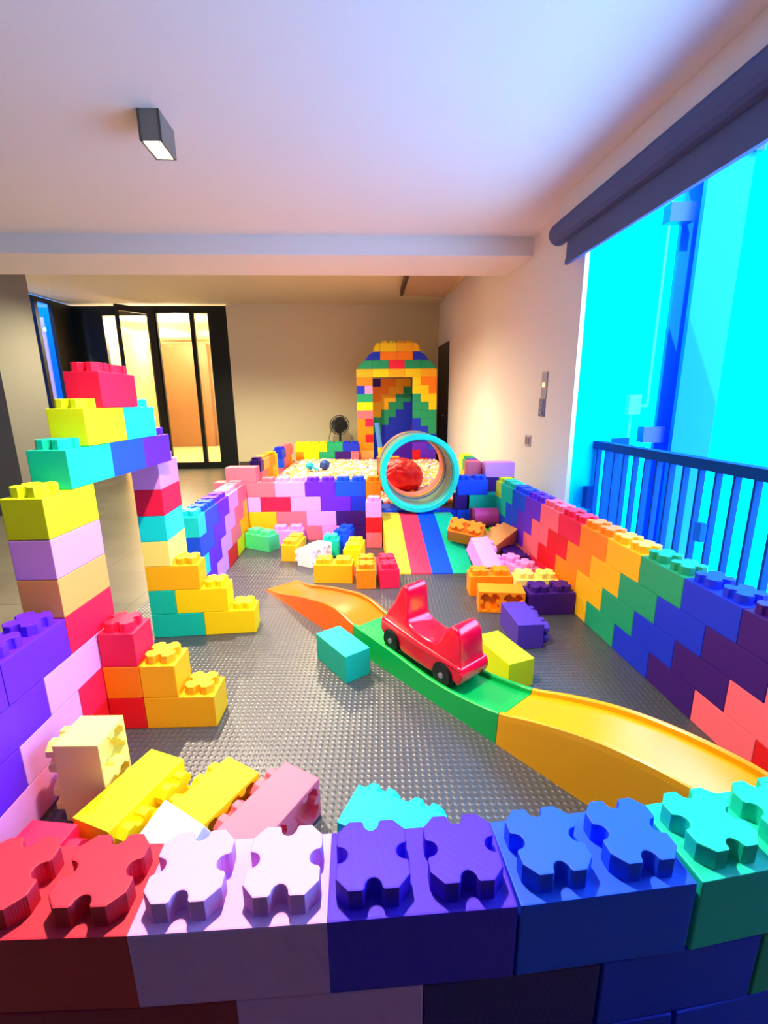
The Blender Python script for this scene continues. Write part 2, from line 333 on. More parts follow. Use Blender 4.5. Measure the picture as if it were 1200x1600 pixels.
# ------------------------------------------------------------------ foam bricks
def stud_outline(r=.395, ch=.135, nr=.092, seg=7):
    pts = []
    for q in range(4):
        base = [(r, -nr * 1.15)]
        # notch on this side, centre on the +x side, travelling counter-clockwise
        side = [(r, -r + ch)]
        side.append((r, -nr * 1.25))
        for i in range(seg + 1):
            a = -PI / 2 - PI * i / seg
            side.append((r - .02 + nr * math.cos(a) * 1.15, nr * math.sin(a) * 1.0))
        side.append((r, nr * 1.25)); side.append((r, r - ch))
        c, s_ = math.cos(q * PI / 2), math.sin(q * PI / 2)
        pts += [(x * c - y * s_, x * s_ + y * c) for x, y in side]
    return pts
OUT = stud_outline()
def make_body(n, sockets=False):
    bm = bmesh.new(); hx = n / 2 - .008
    add_box(bm, -hx, hx, -.492, .492, 0.004, .996)
    bmesh.ops.bevel(bm, geom=bm.edges[:], offset=.022 * U, segments=2, affect='EDGES', profile=.6)
    if sockets:
        bot = [f for f in bm.faces if f.normal.z < -.99][0] if bm.faces else None
        bm.normal_update()
        bot = max([f for f in bm.faces if f.normal.z < -.99], key=lambda f: f.calc_area())
        z = bot.verts[0].co.z; outer = list(bot.verts)
        bm.faces.remove(bot)
        es = [e for e in bm.edges if all(v in outer for v in e.verts) and len(e.link_faces) == 1]
        loops = list(es)
        for k in range(n):
            cx = (k - (n - 1) / 2)
            vs = [bm.verts.new(((cx + x * 1.03) * U, y * 1.03 * U, z)) for x, y in OUT]
            inn = [bm.verts.new((v.co.x, v.co.y, z + .27 * U)) for v in vs]
            m_ = len(vs)
            for i in range(m_):
                loops.append(bm.edges.new((vs[i], vs[(i + 1) % m_])))
                bm.faces.new((vs[i], vs[(i + 1) % m_], inn[(i + 1) % m_], inn[i]))
            bm.faces.new(inn)
        bmesh.ops.triangle_fill(bm, edges=loops, use_beauty=True, use_dissolve=False, normal=(0, 0, -1))
        bmesh.ops.recalc_face_normals(bm, faces=bm.faces)
    me = bpy.data.meshes.new('foam_brick'); bm.to_mesh(me); bm.free(); me.materials.append(None); return me
def make_stud():
    bm = bmesh.new(); lo, hi, f1, f2 = add_prism(bm, OUT, -.004, .255)
    es = [e for e in f2.edges]
    bmesh.ops.bevel(bm, geom=es, offset=.018 * U, segments=2, affect='EDGES', profile=.6)
    me = bpy.data.meshes.new('stud'); bm.to_mesh(me); bm.free(); me.materials.append(None); return me
BODY = {(2, False): make_body(2), (1, False): make_body(1), (2, True): make_body(2, True), (1, True): make_body(1, True)}
STUD = make_stud()
NB = [0]
def brick(c, rot, n, color, label, group=None, studs=(), sockets=False, zs=1.0):
    """c = bottom centre in units; rot = euler or angle; studs = positions (0..n-1) that show"""
    o = bpy.data.objects.new('foam_brick', BODY[(n, sockets)]); COL.objects.link(o)
    o.location = [v * U for v in c]
    o.rotation_euler = (0, 0, rot) if isinstance(rot, (int, float)) else rot
    o.material_slots[0].link = 'OBJECT'; o.material_slots[0].material = FM[color]
    tag(o, label, 'building block', group); NB[0] += 1
    for k in studs:
        s_ = bpy.data.objects.new('stud', STUD); COL.objects.link(s_); s_.parent = o
        s_.location = ((k - (n - 1) / 2) * U, 0, .996 * U)
        s_.material_slots[0].link = 'OBJECT'; s_.material_slots[0].material = FM[color]
    return o
ORD = ['first', 'second', 'third', 'fourth', 'fifth', 'sixth', 'seventh', 'eighth', 'ninth', 'tenth', 'eleventh', 'twelfth', 'thirteenth', 'fourteenth', 'fifteenth', 'sixteenth']
class Frame:
    def __init__(s, ox, oy, ang): s.o = Vector((ox, oy)); s.ang = ang; s.a = Vector((math.cos(ang), math.sin(ang))); s.b = Vector((math.sin(ang), -math.cos(ang)))
    def put(s, a0, a1, b0, b1, row, color, label, group=None, studs=None, sockets=False):
        c = s.o + s.a * ((a0 + a1) / 2) + s.b * ((b0 + b1) / 2)
        la, lb = abs(a1 - a0), abs(b1 - b0)
        along = la >= lb
        n = 2 if max(la, lb) > 1.4 else 1
        return brick((c.x, c.y, row - 1), s.ang if along else s.ang - PI / 2, n, color, label, group, studs or (), sockets)
COURSE = {0: 'top course', 1: 'upper middle course', 2: 'lower middle course', 3: 'bottom course'}
def wall(fr, rows, b0, b1, wname, ename, group, top_studs=True, skip=()):
    """rows: list from the top course down: [(a0, a1, colour), ...]; ordinals count from the first entry's end"""
    n = len(rows)
    for i, row in enumerate(rows):
        r = n - i
        for j, (a0, a1, colr) in enumerate(row):
            if a1 - a0 < .8: continue
            st = ()
            if i == 0 and top_studs: st = tuple(range(2 if a1 - a0 > 1.4 else 1))
            cn = COURSE[i] if n == 4 else ('top course' if i == 0 else ORD[i] + ' course down')
            fr.put(a0, a1, b0, b1, r, colr, '%s brick, %s, %s, %s from the %s' % (colr, cn, wname, ORD[j], ename), group, st)

# -- right play wall
ra = .0813
FR = Frame(8.5747, 14.3938, math.atan2(-math.cos(ra), math.sin(ra)))
seq = ['lime yellow', 'teal', 'blue', 'purple', 'salmon', 'crimson', 'orange', 'gold', 'green', 'royal blue', 'dark purple', 'salmon', 'red']
rows = []
for i in range(4):
    r = []
    for k, cn in enumerate(seq):
        a0, a1 = -16 + 2 * k - i, -14 + 2 * k - i
        if i == 1 and cn == 'crimson': cn = 'red'
        if i == 2 and cn == 'crimson': cn = 'red'
        if i == 3 and cn == 'salmon' and k > 8: cn = 'salmon'
        if a1 <= -15.0: continue
        a0 = max(a0, -15); a1 = min(a1, 8 if i == 0 else 8)
        if a1 - a0 < .9: continue
        r.append((a0, a1, cn))
    rows.append(r)
wall(FR, rows, -1, 0, 'right play wall', 'pit end', 'foam bricks of the right play wall')

# -- near left wall, tower and stair
la = -.0201
FL = Frame(-7.8532, 10.2435, PI / 2 - la)
rowsL = [
 [(0, 2, 'crimson'), (-2, 0, 'purple'), (-4, -2, 'purple'), (-6, -4, 'blue')],
 [(-1, 1, 'lilac'), (-3, -1, 'purple'), (-5, -3, 'blue'), (-6, -5, 'cyan')],
 [(0, 2, 'crimson'), (-2, 0, 'lilac'), (-4, -2, 'purple'), (-6, -4, 'purple')],
 [(-1, 1, 'red'), (-3, -1, 'pink'), (-5, -3, 'pink'), (-6, -5, 'purple')]]
n = 4
for i, row in enumerate(rowsL):
    for j, (a0, a1, cn) in enumerate(row):
        st = ()
        if i == 0 and a1 <= 0: st = (0, 1)
        FL.put(a0, a1, -1, 0, 4 - i, cn, '%s brick, %s of the near left wall, %s from the arch' % (cn, COURSE[i], ORD[j]), 'foam bricks of the near left wall', st)
G = 'foam bricks of the left arch pillar'
FL.put(1, 2, -1, 0, 3, 'lilac', 'lilac half brick in the left arch pillar behind the red stair top', G)
FL.put(1, 2, -1, 0, 1, 'red', 'red half brick at the foot of the left arch pillar', G)
FL.put(0, 2, -1, 0, 5, 'light orange', 'light orange brick in the left arch pillar, just under the lilac one', G)
FL.put(0, 2, -1, 0, 6, 'lilac', 'lilac brick in the left arch pillar between orange and lime yellow', G)
FL.put(0, 2, -1, 0, 7, 'lime yellow', 'lime yellow brick topping the left arch pillar under the beam', G, (0,))
G = 'foam bricks of the near left stair'
FL.put(1, 2, 0, 1, 3, 'crimson', 'crimson brick forming the highest step of the near left stair', G, (0,))
FL.put(1, 2, 0, 1, 2, 'orange', 'orange half brick under the highest step of the near left stair', G)
FL.put(1, 2, 1, 2, 2, 'gold', 'golden brick forming the middle step of the near left stair', G, (0,))
FL.put(1, 2, 0, 1, 1, 'red', 'red half brick at the base of the near left stair', G)
FL.put(1, 2, 1, 3, 1, 'gold', 'golden brick forming the lowest step of the near left stair', G, (1,))

# -- far arch pillar and its stair
FT = Frame(-8.23, 16.56, PI / 2 + .095)
G = 'foam bricks of the right arch pillar'
for r, cn, lb in ((7, 'lilac', 'lilac brick topping the far arch pillar under the purple beam end'), (6, 'crimson', 'crimson brick in the far arch pillar above the cyan one'),
                  (5, 'cyan', 'cyan brick in the far arch pillar above the cream one'), (4, 'cream', 'cream yellow brick in the far arch pillar above the stair')):
    FT.put(0, 2, -1, 0, r, cn, lb, G, (1,) if r == 7 else ())
G = 'foam bricks of the far left stair'
FT.put(0, 1, -1, 1, 3, 'gold', 'golden brick forming the highest step of the far left stair', G, (1,))
FT.put(0, 1, -1, 0, 2, 'teal', 'teal half brick at the left end of the far stair, above the teal corner', G)
FT.put(0, 1, 0, 2, 2, 'yellow', 'yellow brick forming the middle step of the far left stair', G, (1,))
FT.put(0, 1, -1, 1, 1, 'teal', 'teal brick at the bottom left corner of the far stair', G)
FT.put(0, 1, 1, 3, 1, 'yellow', 'yellow brick forming the lowest step of the far left stair', G, (1,))
for r, cn in ((3, 'cream'), (2, 'teal'), (1, 'blue')):
    FT.put(1, 2, -1, 0, r, cn, '%s half brick at the rear of the far arch pillar, course %s' % (cn, {3: 'under the cream brick', 2: 'second from the floor', 1: 'on the mat'}[r]), 'foam bricks of the right arch pillar')

# -- arch beam
FB = Frame(-7.88, 11.35, PI / 2 + .022)
G = 'foam bricks of the arch beam'
FB.put(0, 1.97, -1, 0, 8, 'teal', 'teal brick at the near end of the arch beam, stud showing', G, (0,))
FB.put(1.97, 3.85, -1, 0, 8, 'blue', 'blue brick in the middle of the arch beam', G)
FB.put(3.9, 5.85, -1, 0, 8, 'purple', 'purple brick at the far end of the arch beam', G, (1,))
FB.put(.97, 2.95, -1, 0, 9, 'lime yellow', 'lime yellow brick on the arch beam beside the cyan one', G, (0,))
FB.put(2.95, 4.9, -1, 0, 9, 'cyan', 'cyan brick on the arch beam beside the lime yellow one', G, (1,))
FB.put(1.9, 3.9, -1, 0, 10, 'crimson', 'crimson brick crowning the arch, highest of all', G, (0, 1))

# -- far left wall
FW = Frame(-8.60, 20.9, PI / 2 + .05)
wall(FW, [
 [(-.6, .4, 'cyan'), (.4, 2.4, 'blue'), (2.4, 4.4, 'purple'), (4.4, 6.4, 'lilac'), (6.4, 8.4, 'salmon')],
 [(-.6, 1.4, 'blue'), (1.4, 3.4, 'purple'), (3.4, 5.4, 'lilac'), (5.4, 7.4, 'salmon'), (7.4, 8.4, 'gold')],
 [(-.6, .4, 'cyan'), (.4, 2.4, 'purple'), (2.4, 4.4, 'lilac'), (4.4, 6.4, 'salmon'), (6.4, 8.4, 'gold')],
 [(-.6, 1.4, 'purple'), (1.4, 3.4, 'lilac'), (3.4, 5.4, 'red'), (5.4, 7.4, 'yellow'), (7.4, 8.4, 'gold')]],
 -1, 0, 'far left wall', 'arch', 'foam bricks of the far left wall')

# -- ball pit front wall
X = Frame(0, 0, 0)     # a = x, b = -y
F0, F1 = -30.5, -29.5
wall(X, [
 [(-9.2, -7.2, 'salmon'), (-7.2, -5.2, 'lilac'), (-5.2, -3.2, 'purple'), (-3.2, -1.2, 'blue')],
 [(-10.2, -8.2, 'lilac'), (-8.2, -6.2, 'crimson'), (-6.2, -4.2, 'lilac'), (-4.2, -2.2, 'purple'), (-2.2, -1.2, 'royal blue')],
 [(-9.2, -7.2, 'gold'), (-7.2, -5.2, 'salmon'), (-5.2, -3.2, 'lilac'), (-3.2, -1.2, 'dark purple')],
 [(-10.2, -8.2, 'gold'), (-8.2, -6.2, 'gold'), (-6.2, -4.2, 'salmon'), (-4.2, -2.2, 'pink'), (-2.2, -1.2, 'dark purple')]],
 F0, F1, 'ball pit front wall', 'left corner', 'foam bricks of the ball pit front wall')
G = 'foam bricks at the corners of the ball pit'
X.put(-11.2, -9.2, F0, F1, 4, 'salmon', 'salmon brick in the top left corner of the ball pit front', G)
X.put(-11.2, -9.2, F0, F1, 2, 'salmon', 'salmon brick low in the outer left corner of the ball pit front', G)
X.put(-10.35, -8.35, F0, F1, 5, 'salmon', 'salmon brick standing proud above the left corner of the ball pit', G)
# posts beside the ramp
X.put(-1.15, -.15, -28.7, -27.7, 1, 'salmon', 'salmon half brick at the foot of the stack left of the ramp', G)
X.put(-1.15, -.15, -28.7, -27.7, 2, 'red', 'red half brick in the middle of the stack left of the ramp', G)
X.put(-1.15, -.15, -28.7, -27.7, 3, 'pink', 'pale pink half brick topping the stack left of the ramp', G, (0,))
for r, cn in ((4, 'orange'), (3, 'orange'), (2, 'gold'), (1, 'gold')):
    X.put(-1.19, -.19, -30.5, -29.5, r, cn, '%s half brick of the tunnel post, %s' % (cn, {4: 'at its top', 3: 'second from top', 2: 'third from top', 1: 'at its foot'}[r]), G, (0,) if r == 4 else ())
# platform under the tunnel
G = 'foam bricks of the platform under the tunnel'
for i, (x0, x1) in enumerate(((-.15, 1.85), (1.85, 3.85))):
    X.put(x0, x1, -30.6, -29.6, 2, 'blue', 'blue platform brick under the tunnel mouth, %s' % ('left' if i == 0 else 'right'), G)
    X.put(x0, x1, -30.6, -29.6, 1, 'blue', 'blue brick on the mat under the tunnel platform, %s' % ('left' if i == 0 else 'right'), G)
    X.put(x0, x1, -31.6, -30.6, 2, 'blue', 'blue platform brick under the far end of the tunnel, %s' % ('left' if i == 0 else 'right'), G)
# cluster right of the tunnel
G = 'foam bricks right of the tunnel'
X.put(3.86, 4.86, -30.5, -29.5, 2, 'royal blue', 'royal blue half brick beside the tunnel platform', G)
X.put(3.86, 4.86, -30.5, -29.5, 1, 'teal', 'teal half brick low beside the tunnel platform', G)
X.put(4.88, 6.88, -30.5, -29.5, 4, 'blue', 'blue brick with studs right of the tunnel ring', G, (0, 1))
X.put(4.7, 5.7, -30.5, -29.5, 3, 'dark purple', 'dark purple half brick under the blue one right of the tunnel', G)
X.put(5.7, 7.3, -30.5, -29.5, 3, 'teal', 'teal brick under the blue one right of the tunnel', G)
X.put(4.88, 6.88, -30.5, -29.5, 2, 'blue', 'blue brick second from the mat right of the tunnel', G)
X.put(4.88, 6.88, -30.5, -29.5, 1, 'teal', 'teal brick on the mat right of the tunnel', G)
X.put(6.9, 8.9, -31.6, -30.6, 4, 'dark purple', 'dark purple brick beneath the pink one right of the tunnel', G)
for r, cn in ((3, 'teal'), (2, 'blue'), (1, 'teal')):
    X.put(6.95, 8.95, -31.6, -30.6, r, cn, '%s brick in the right pit corner, %s' % (cn, {3: 'third from the mat', 2: 'second from the mat', 1: 'on the mat'}[r]), G)
X.put(6.9, 8.9, -31.6, -30.6, 5, 'pink', 'big pink brick set on top at the right corner of the ball pit', G)
X.put(5.75, 6.75, -32.2, -31.2, 5, 'salmon', 'salmon half brick beside the big pink one right of the tunnel', G)
for r in (4, 3, 2, 1):
    X.put(5.75, 6.75, -32.2, -31.2, r, 'dark purple' if r % 2 == 0 else 'salmon', 'half brick behind the blue studded one right of the tunnel, %s' % {4: 'top', 3: 'upper middle', 2: 'lower middle', 1: 'bottom'}[r], G)
# pit side and back walls
FP = Frame(7.0, 33.2, PI / 2 - .02)
wall(FP, [[(0, 2, 'dark purple'), (2, 4, 'royal blue'), (4, 6, 'purple'), (6, 8, 'green'), (8, 10, 'lime yellow')],
          [(1, 3, 'blue'), (3, 5, 'purple'), (5, 7, 'green'), (7, 9, 'gold')],
          [(0, 2, 'blue'), (2, 4, 'purple'), (4, 6, 'green'), (6, 8, 'gold'), (8, 10, 'gold')],
          [(1, 3, 'purple'), (3, 5, 'green'), (5, 7, 'gold'), (7, 9, 'orange')]], 0, 1, 'ball pit right side wall', 'tunnel', 'foam bricks of the ball pit right side')
FQ = Frame(-11.1, 41.0, PI / 2 - .03)
wall(FQ, [[(0, 1, 'dark purple'), (1, 3, 'light orange'), (3, 5, 'orange'), (5, 6, 'gold')], [(0, 2, 'salmon'), (2, 4, 'orange'), (4, 6, 'gold')],
          [(0, 1, 'salmon'), (1, 3, 'orange'), (3, 5, 'gold'), (5, 6, 'lime yellow')], [(0, 2, 'orange'), (2, 4, 'gold'), (4, 6, 'teal')]],
     -1, 0, 'nearer ball pit left wall', 'front', 'foam bricks of the ball pit left side')
FQ2 = Frame(-11.2, 50.4, PI / 2 - .01)
wall(FQ2, [[(0, 2, 'royal blue'), (2, 4, 'salmon'), (4, 6, 'salmon')], [(0, 1, 'blue'), (1, 3, 'salmon'), (3, 5, 'orange')],
           [(0, 2, 'salmon'), (2, 4, 'orange'), (4, 6, 'gold')], [(0, 1, 'green'), (1, 3, 'orange'), (3, 5, 'gold')]],
     -1, 0, 'farther ball pit left wall', 'front', 'foam bricks of the ball pit left side')
FK = Frame(-11.1, 57.6, -.02)
wall(FK, [[(0, 2, 'yellow'), (2, 4, 'yellow'), (4, 6, 'green'), (6, 8, 'royal blue')],
          [(0, 1, 'orange'), (1, 3, 'yellow'), (3, 5, 'green'), (5, 7, 'dark purple'), (7, 8, 'salmon')],
          [(0, 2, 'orange'), (2, 4, 'yellow'), (4, 6, 'green'), (6, 8, 'dark purple')],
          [(0, 1, 'gold'), (1, 3, 'yellow'), (3, 5, 'green'), (5, 7, 'blue'), (7, 8, 'purple')]], -1, 0, 'ball pit back wall', 'left end', 'foam bricks of the ball pit back wall')
# -- toy house of bricks at the far end
HX, HY = -3.25, 58.6
FH = Frame(HX, HY, 0)
G = 'foam bricks of the toy house'
def hb(row, items, where, y0=0, studs=False):
    for j, (a0, a1, cn) in enumerate(items):
        FH.put(a0, a1, -1 - y0, -y0, row, cn, '%s brick, course %d of the toy house %s%s' % (cn, row, where, '' if len(items) == 1 else ', %s from the left' % ORD[j]), G, ((0, 1) if a1 - a0 > 1.5 else (0,)) if studs else ())
LP = {12: [(0, 2, 'orange')], 11: [(0, 1, 'royal blue'), (1, 2, 'pink')], 10: [(0, 2, 'green')], 9: [(0, 2, 'yellow')], 8: [(0, 2, 'salmon')],
      7: [(0, 1, 'orange'), (1, 2, 'crimson')], 6: [(0, 2, 'orange')], 5: [(0, 1, 'orange'), (1, 2, 'red')], 4: [(0.0, 2.0, 'orange')], 3: [(0, 2, 'light orange')], 2: [(0, 2, 'salmon')], 1: [(0, 2, 'orange')]}
RP = {12: [(7, 8, 'yellow'), (8, 10, 'orange')], 11: [(7, 9, 'yellow'), (9, 10, 'orange')], 10: [(7, 8, 'green'), (8, 10, 'yellow')], 9: [(7, 9, 'green'), (9, 10, 'yellow')],
      8: [(7, 8, 'green'), (8, 10, 'green')], 7: [(7, 8, 'royal blue'), (8, 10, 'green')], 6: [(7, 9, 'royal blue'), (9, 10, 'green')], 5: [(7, 8, 'dark purple'), (8, 10, 'royal blue')],
      4: [(7, 9, 'purple'), (9, 10, 'blue')], 3: [(7, 8, 'red'), (8, 10, 'purple')], 2: [(7, 9, 'red'), (9, 10, 'purple')], 1: [(7, 8, 'orange'), (8, 10, 'red')]}
for r, it in LP.items(): hb(r, it, 'left pillar')
for r, it in RP.items(): hb(r, it, 'right pillar')
hb(13, [(0, 2, 'gold'), (2, 4, 'yellow'), (4, 6, 'gold'), (6, 8, 'yellow'), (8, 10, 'gold')], 'lintel')
hb(14, [(2, 4, 'green'), (4, 6, 'crimson'), (6, 8, 'green')], 'roof')
hb(15, [(3, 5, 'orange'), (5, 7, 'orange')], 'roof')
hb(16, [(3, 5, 'yellow'), (5, 7, 'gold')], 'roof', studs=True)
# sloping roof pieces
def slope(x0, x1, row, left, cn, label):
    bm = bmesh.new(); z0, z1 = row - 1 + .01, row - .01
    w_ = x1 - x0; pr = []
    if left: pr = [(x1, z0), (x1, z1), (x0 + w_ * .55, z1), (x0 + w_ * .25, z0 + .62), (x0, z0)]
    else: pr = [(x0, z0), (x0, z1), (x1 - w_ * .55, z1), (x1 - w_ * .25, z0 + .62), (x1, z0)]
    add_prism(bm, [(HX + a, z) for a, z in pr], HY, HY + 1, 'Y')
    tag(mesh_obj('roof_brick', bm, FM[cn]), label, 'building block', 'sloping roof bricks of the toy house')
slope(.1, 1.97, 14, True, 'green', 'green sloping brick at the left eave of the toy house roof')
slope(8.03, 9.9, 14, False, 'green', 'green sloping brick at the right eave of the toy house roof')
slope(1.1, 2.97, 15, True, 'royal blue', 'royal blue sloping brick on the left of the toy house roof')
slope(7.03, 8.9, 15, False, 'royal blue', 'royal blue sloping brick on the right of the toy house roof')
slope(2.1, 2.97, 16, True, 'yellow', 'yellow sloping brick at the left of the toy house ridge')
slope(7.03, 7.9, 16, False, 'gold', 'golden sloping brick at the right of the toy house ridge')
# inner wall of the house: bricks past the 300 that show largest
band = ['orange', 'orange', 'orange', 'gold', 'gold', 'gold', 'green', 'green', 'royal blue', 'royal blue', 'royal blue', 'dark purple', 'purple', 'red']
bms = {}
hs = bmesh.new(); slots = []
def slot(cn):
    if cn not in slots: slots.append(cn)
    return slots.index(cn)
for r in range(1, 13):
    c = -(r % 2)
    while c < 8:
        c0, c1 = max(c, 0), min(c + 2, 8)
        if c1 > c0:
            idx = c0 + (12 - r); cn = band[idx] if idx < len(band) else band[10 + idx % 4]
            if r == 12 and c0 == 0: cn = 'dark purple'
            n0 = len(hs.faces)
            add_box(hs, HX + 1 + c0 + .01, HX + 1 + c1 - .01, HY + 4.0, HY + 5.0, r - 1 + .005, r - .005)
            hs.faces.ensure_lookup_table()
            for f in hs.faces[n0:]: f.material_index = slot(cn)
        c += 2
o = mesh_obj('foam_bricks', hs)
for cn in slots: o.data.materials.append(FM[cn])
tag(o, 'inner back wall of the toy house built of many coloured bricks', 'building blocks', kind='stuff')

# -- near wall in front of the camera (each brick turned a little more)
G = 'foam bricks of the nearest wall'
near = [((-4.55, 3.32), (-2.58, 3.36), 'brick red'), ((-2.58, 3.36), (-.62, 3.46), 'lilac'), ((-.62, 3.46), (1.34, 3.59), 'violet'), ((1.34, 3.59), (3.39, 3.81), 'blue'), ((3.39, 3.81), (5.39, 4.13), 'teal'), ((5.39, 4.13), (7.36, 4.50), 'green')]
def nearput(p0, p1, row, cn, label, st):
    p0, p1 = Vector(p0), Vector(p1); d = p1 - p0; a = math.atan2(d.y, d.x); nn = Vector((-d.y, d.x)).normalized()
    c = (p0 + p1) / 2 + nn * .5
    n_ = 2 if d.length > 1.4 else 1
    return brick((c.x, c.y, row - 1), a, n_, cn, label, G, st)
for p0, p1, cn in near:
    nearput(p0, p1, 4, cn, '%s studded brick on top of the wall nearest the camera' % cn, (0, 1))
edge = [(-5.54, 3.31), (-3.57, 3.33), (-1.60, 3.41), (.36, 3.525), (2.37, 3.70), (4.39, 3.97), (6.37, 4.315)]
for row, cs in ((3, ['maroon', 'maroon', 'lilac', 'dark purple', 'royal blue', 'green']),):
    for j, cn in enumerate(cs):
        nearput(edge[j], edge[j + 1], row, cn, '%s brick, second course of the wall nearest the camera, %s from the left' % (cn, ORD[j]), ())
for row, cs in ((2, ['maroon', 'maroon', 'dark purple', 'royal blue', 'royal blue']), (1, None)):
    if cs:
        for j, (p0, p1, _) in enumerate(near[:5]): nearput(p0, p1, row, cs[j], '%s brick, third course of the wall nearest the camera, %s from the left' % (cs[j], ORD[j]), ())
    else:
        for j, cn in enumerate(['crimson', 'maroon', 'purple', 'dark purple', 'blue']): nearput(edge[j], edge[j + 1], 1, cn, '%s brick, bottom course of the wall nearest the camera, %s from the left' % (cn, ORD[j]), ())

# -- loose bricks
GL = None
def stand(x, y, yaw, n, cn, label, studs=True, z=0): return brick((x, y, z), yaw, n, cn, label, GL, tuple(range(n)) if studs else ())
def axes(c, xa, za, n, cn, label, studs=True, sockets=False):
    """box centre c, long axis xa, stud direction za"""
    x = Vector(xa).normalized(); z = Vector(za); z = (z - x * z.dot(x)).normalized(); y = z.cross(x)
    M = Matrix((x, y, z)).transposed(); o = Vector(c) - z * .5
    return brick(tuple(o), tuple(M.to_euler()), n, cn, label, GL, tuple(range(n)) if studs else (), sockets)
def lie(x, y, yaw, cn, label, z=0, sockets=True, tilt=0, n=2):
    """on its long side: studs point to local +y turned by yaw, sockets to the opposite side; (x, y) = centre of the footprint"""
    R = Matrix.Rotation(yaw, 3, 'Z') @ Matrix.Rotation(tilt, 3, 'Y') @ Matrix.Rotation(-PI / 2, 3, 'X')
    c = Vector((x, y, z + .5)) - R @ Vector((0, 0, .5))
    return brick(tuple(c), tuple(R.to_euler()), n, cn, label, GL, tuple(range(n)), sockets)
D = math.radians
stand(-7.82, 27.9, -.5, 2, 'mint', 'mint green loose brick beside the far left wall')
stand(-6.3, 28.85, 0.05, 2, 'pink', 'pale pink loose brick behind the mint green one')
stand(-5.455, 26.26, PI / 2 - .1, 2, 'gold', 'golden loose brick between the mint green and white bricks')
lie(-4.05, 25.2, D(60), 'white', 'whitish pink loose brick lying behind the big yellow one')
stand(-3.25, 26.6, PI / 2, 1, 'teal', 'small teal half brick in the heap before the ball pit')
stand(-2.6, 28.2, PI / 2 - .25, 2, 'blue', 'blue loose brick leaning close to the ball pit front')
stand(-1.75, 25.3, PI / 2 - .1, 2, 'yellow', 'yellow loose brick lying behind the big yellow one near the ramp')
stand(-2.624, 22.39, -.056, 2, 'gold', 'big golden yellow loose brick beside the orange track end')
stand(-.95, 22.11, PI / 2 + .03, 2, 'orange', 'orange yellow loose brick between golden and crimson bricks')
stand(.16, 22.15, PI / 2 + .1, 2, 'crimson', 'crimson loose brick at the foot of the striped ramp')
# right-hand heap
o = brick((4.78, 25.55, 1.3), (D(38), D(8), D(-20)), 2, 'orange', 'orange loose brick tipped on the right of the striped ramp', GL, (0, 1))
stand(6.55, 27.5, .0, 2, 'lime yellow', 'lime yellow loose brick behind the two orange ones in the right heap')
axes((6.65, 25.1, 1.25), (.75, .6, .3), (-.3, .9, .35), 2, 'light orange', 'light orange loose brick leaning up in the right heap')
axes((5.22, 22.7, 1.05), (.4, -1.5, -1), (.97, .26, 0), 2, 'lilac', 'lilac loose brick tilted against the ramp side')
stand(6.8, 21.95, D(-62), 2, 'pink', 'pink studded loose brick behind the two orange ones by the right wall')
o = brick((5.05, 20.6, .0), (0, 0, .0), 2, 'orange', 'orange studded loose brick, upper one of the two side by side', GL, (0, 1))
lie(5.15, 18.8, -.12, 'orange', 'orange loose brick lying with its sockets facing the camera', sockets=True)
stand(7.07, 20.12, -.05, 2, 'cream', 'cream yellow loose brick behind the dark purple one')
stand(7.2, 18.6, .05, 2, 'dark purple', 'dark purple loose brick lying by the right play wall')
lie(5.35, 16.35, D(-86), 'indigo', 'purple loose brick lying next to the orange socketed one', sockets=False)
lie(7.1, 23.95, D(-86), 'dark purple', 'dark purple loose brick wedged against the right play wall')
# beside the track
axes((3.99, 13.87, .5), (-.37, .93, 0), (.93, .37, 0), 2, 'lime yellow', 'lime yellow loose brick beside the red ride-on car', studs=False)
o = brick((-1.51, 14.38, 0), (0, 0, PI / 2 + .64), 2, 'teal', 'teal loose brick on the mat left of the green track', GL, ())
# near left heap
axes((-6.68, 8.78, 1.0), (0, 0, 1), (-1, 0, 0), 2, 'cream', 'cream brick standing on end against the near left wall', sockets=True)
lie(-5.56, 8.24, PI / 2 + D(160), 'yellow', 'bright yellow brick lying in the near heap beside the cream one')
lie(-3.81, 7.97, PI / 2 - D(30), 'yellow', 'yellow brick lying in the near heap under the white one')
lie(-2.42, 7.79, PI / 2 - D(30), 'salmon', 'salmon red brick lying with sockets facing right in the near heap')
axes((-3.98, 6.0, 1.2), (.44, .76, .42), (-.7, .4, .1), 2, 'white', 'white brick propped on the yellow one in the near heap', studs=False)
lie(.1, 7.38, D(-23), 'cyan', 'cyan brick lying just behind the purple bricks of the nearest wall')
lie(-6.75, 6.4, PI / 2 + D(174), 'crimson', 'crimson brick lying in the near left corner of the play area')

# ------------------------------------------------------------------ roller coaster track
dT = Vector((.644, -.765)); nT = Vector((.765, .644)); AT = Vector((-5.86, 21.1)); WT = 1.75
prof = [(0, .08), (1.1, .22), (2.4, .55), (3.4, .80), (4.3, .97), (5.35, 1.15), (6.3, 1.15), (7.2, .95), (8.3, .88), (9.7, .78), (10.5, .69), (11.3, .65), (12.4, .70), (13.75, .92), (14.8, 1.28), (16, 1.62), (17, 1.78), (18, 1.82), (19, 1.75), (20.2, 1.45)]
def hT(t):
    for (a, za), (b_, zb), pa, pb in [(prof[i], prof[i + 1], prof[max(i - 1, 0)], prof[min(i + 2, len(prof) - 1)]) for i in range(len(prof) - 1)]:
        if a <= t <= b_:
            u = (t - a) / (b_ - a); ma = (zb - pa[1]) / (b_ - pa[0]) * (b_ - a); mb = (pb[1] - za) / (pb[0] - a) * (b_ - a)
            return (2 * u**3 - 3 * u * u + 1) * za + (u**3 - 2 * u * u + u) * ma + (-2 * u**3 + 3 * u * u) * zb + (u**3 - u * u) * mb
    return prof[-1][1]
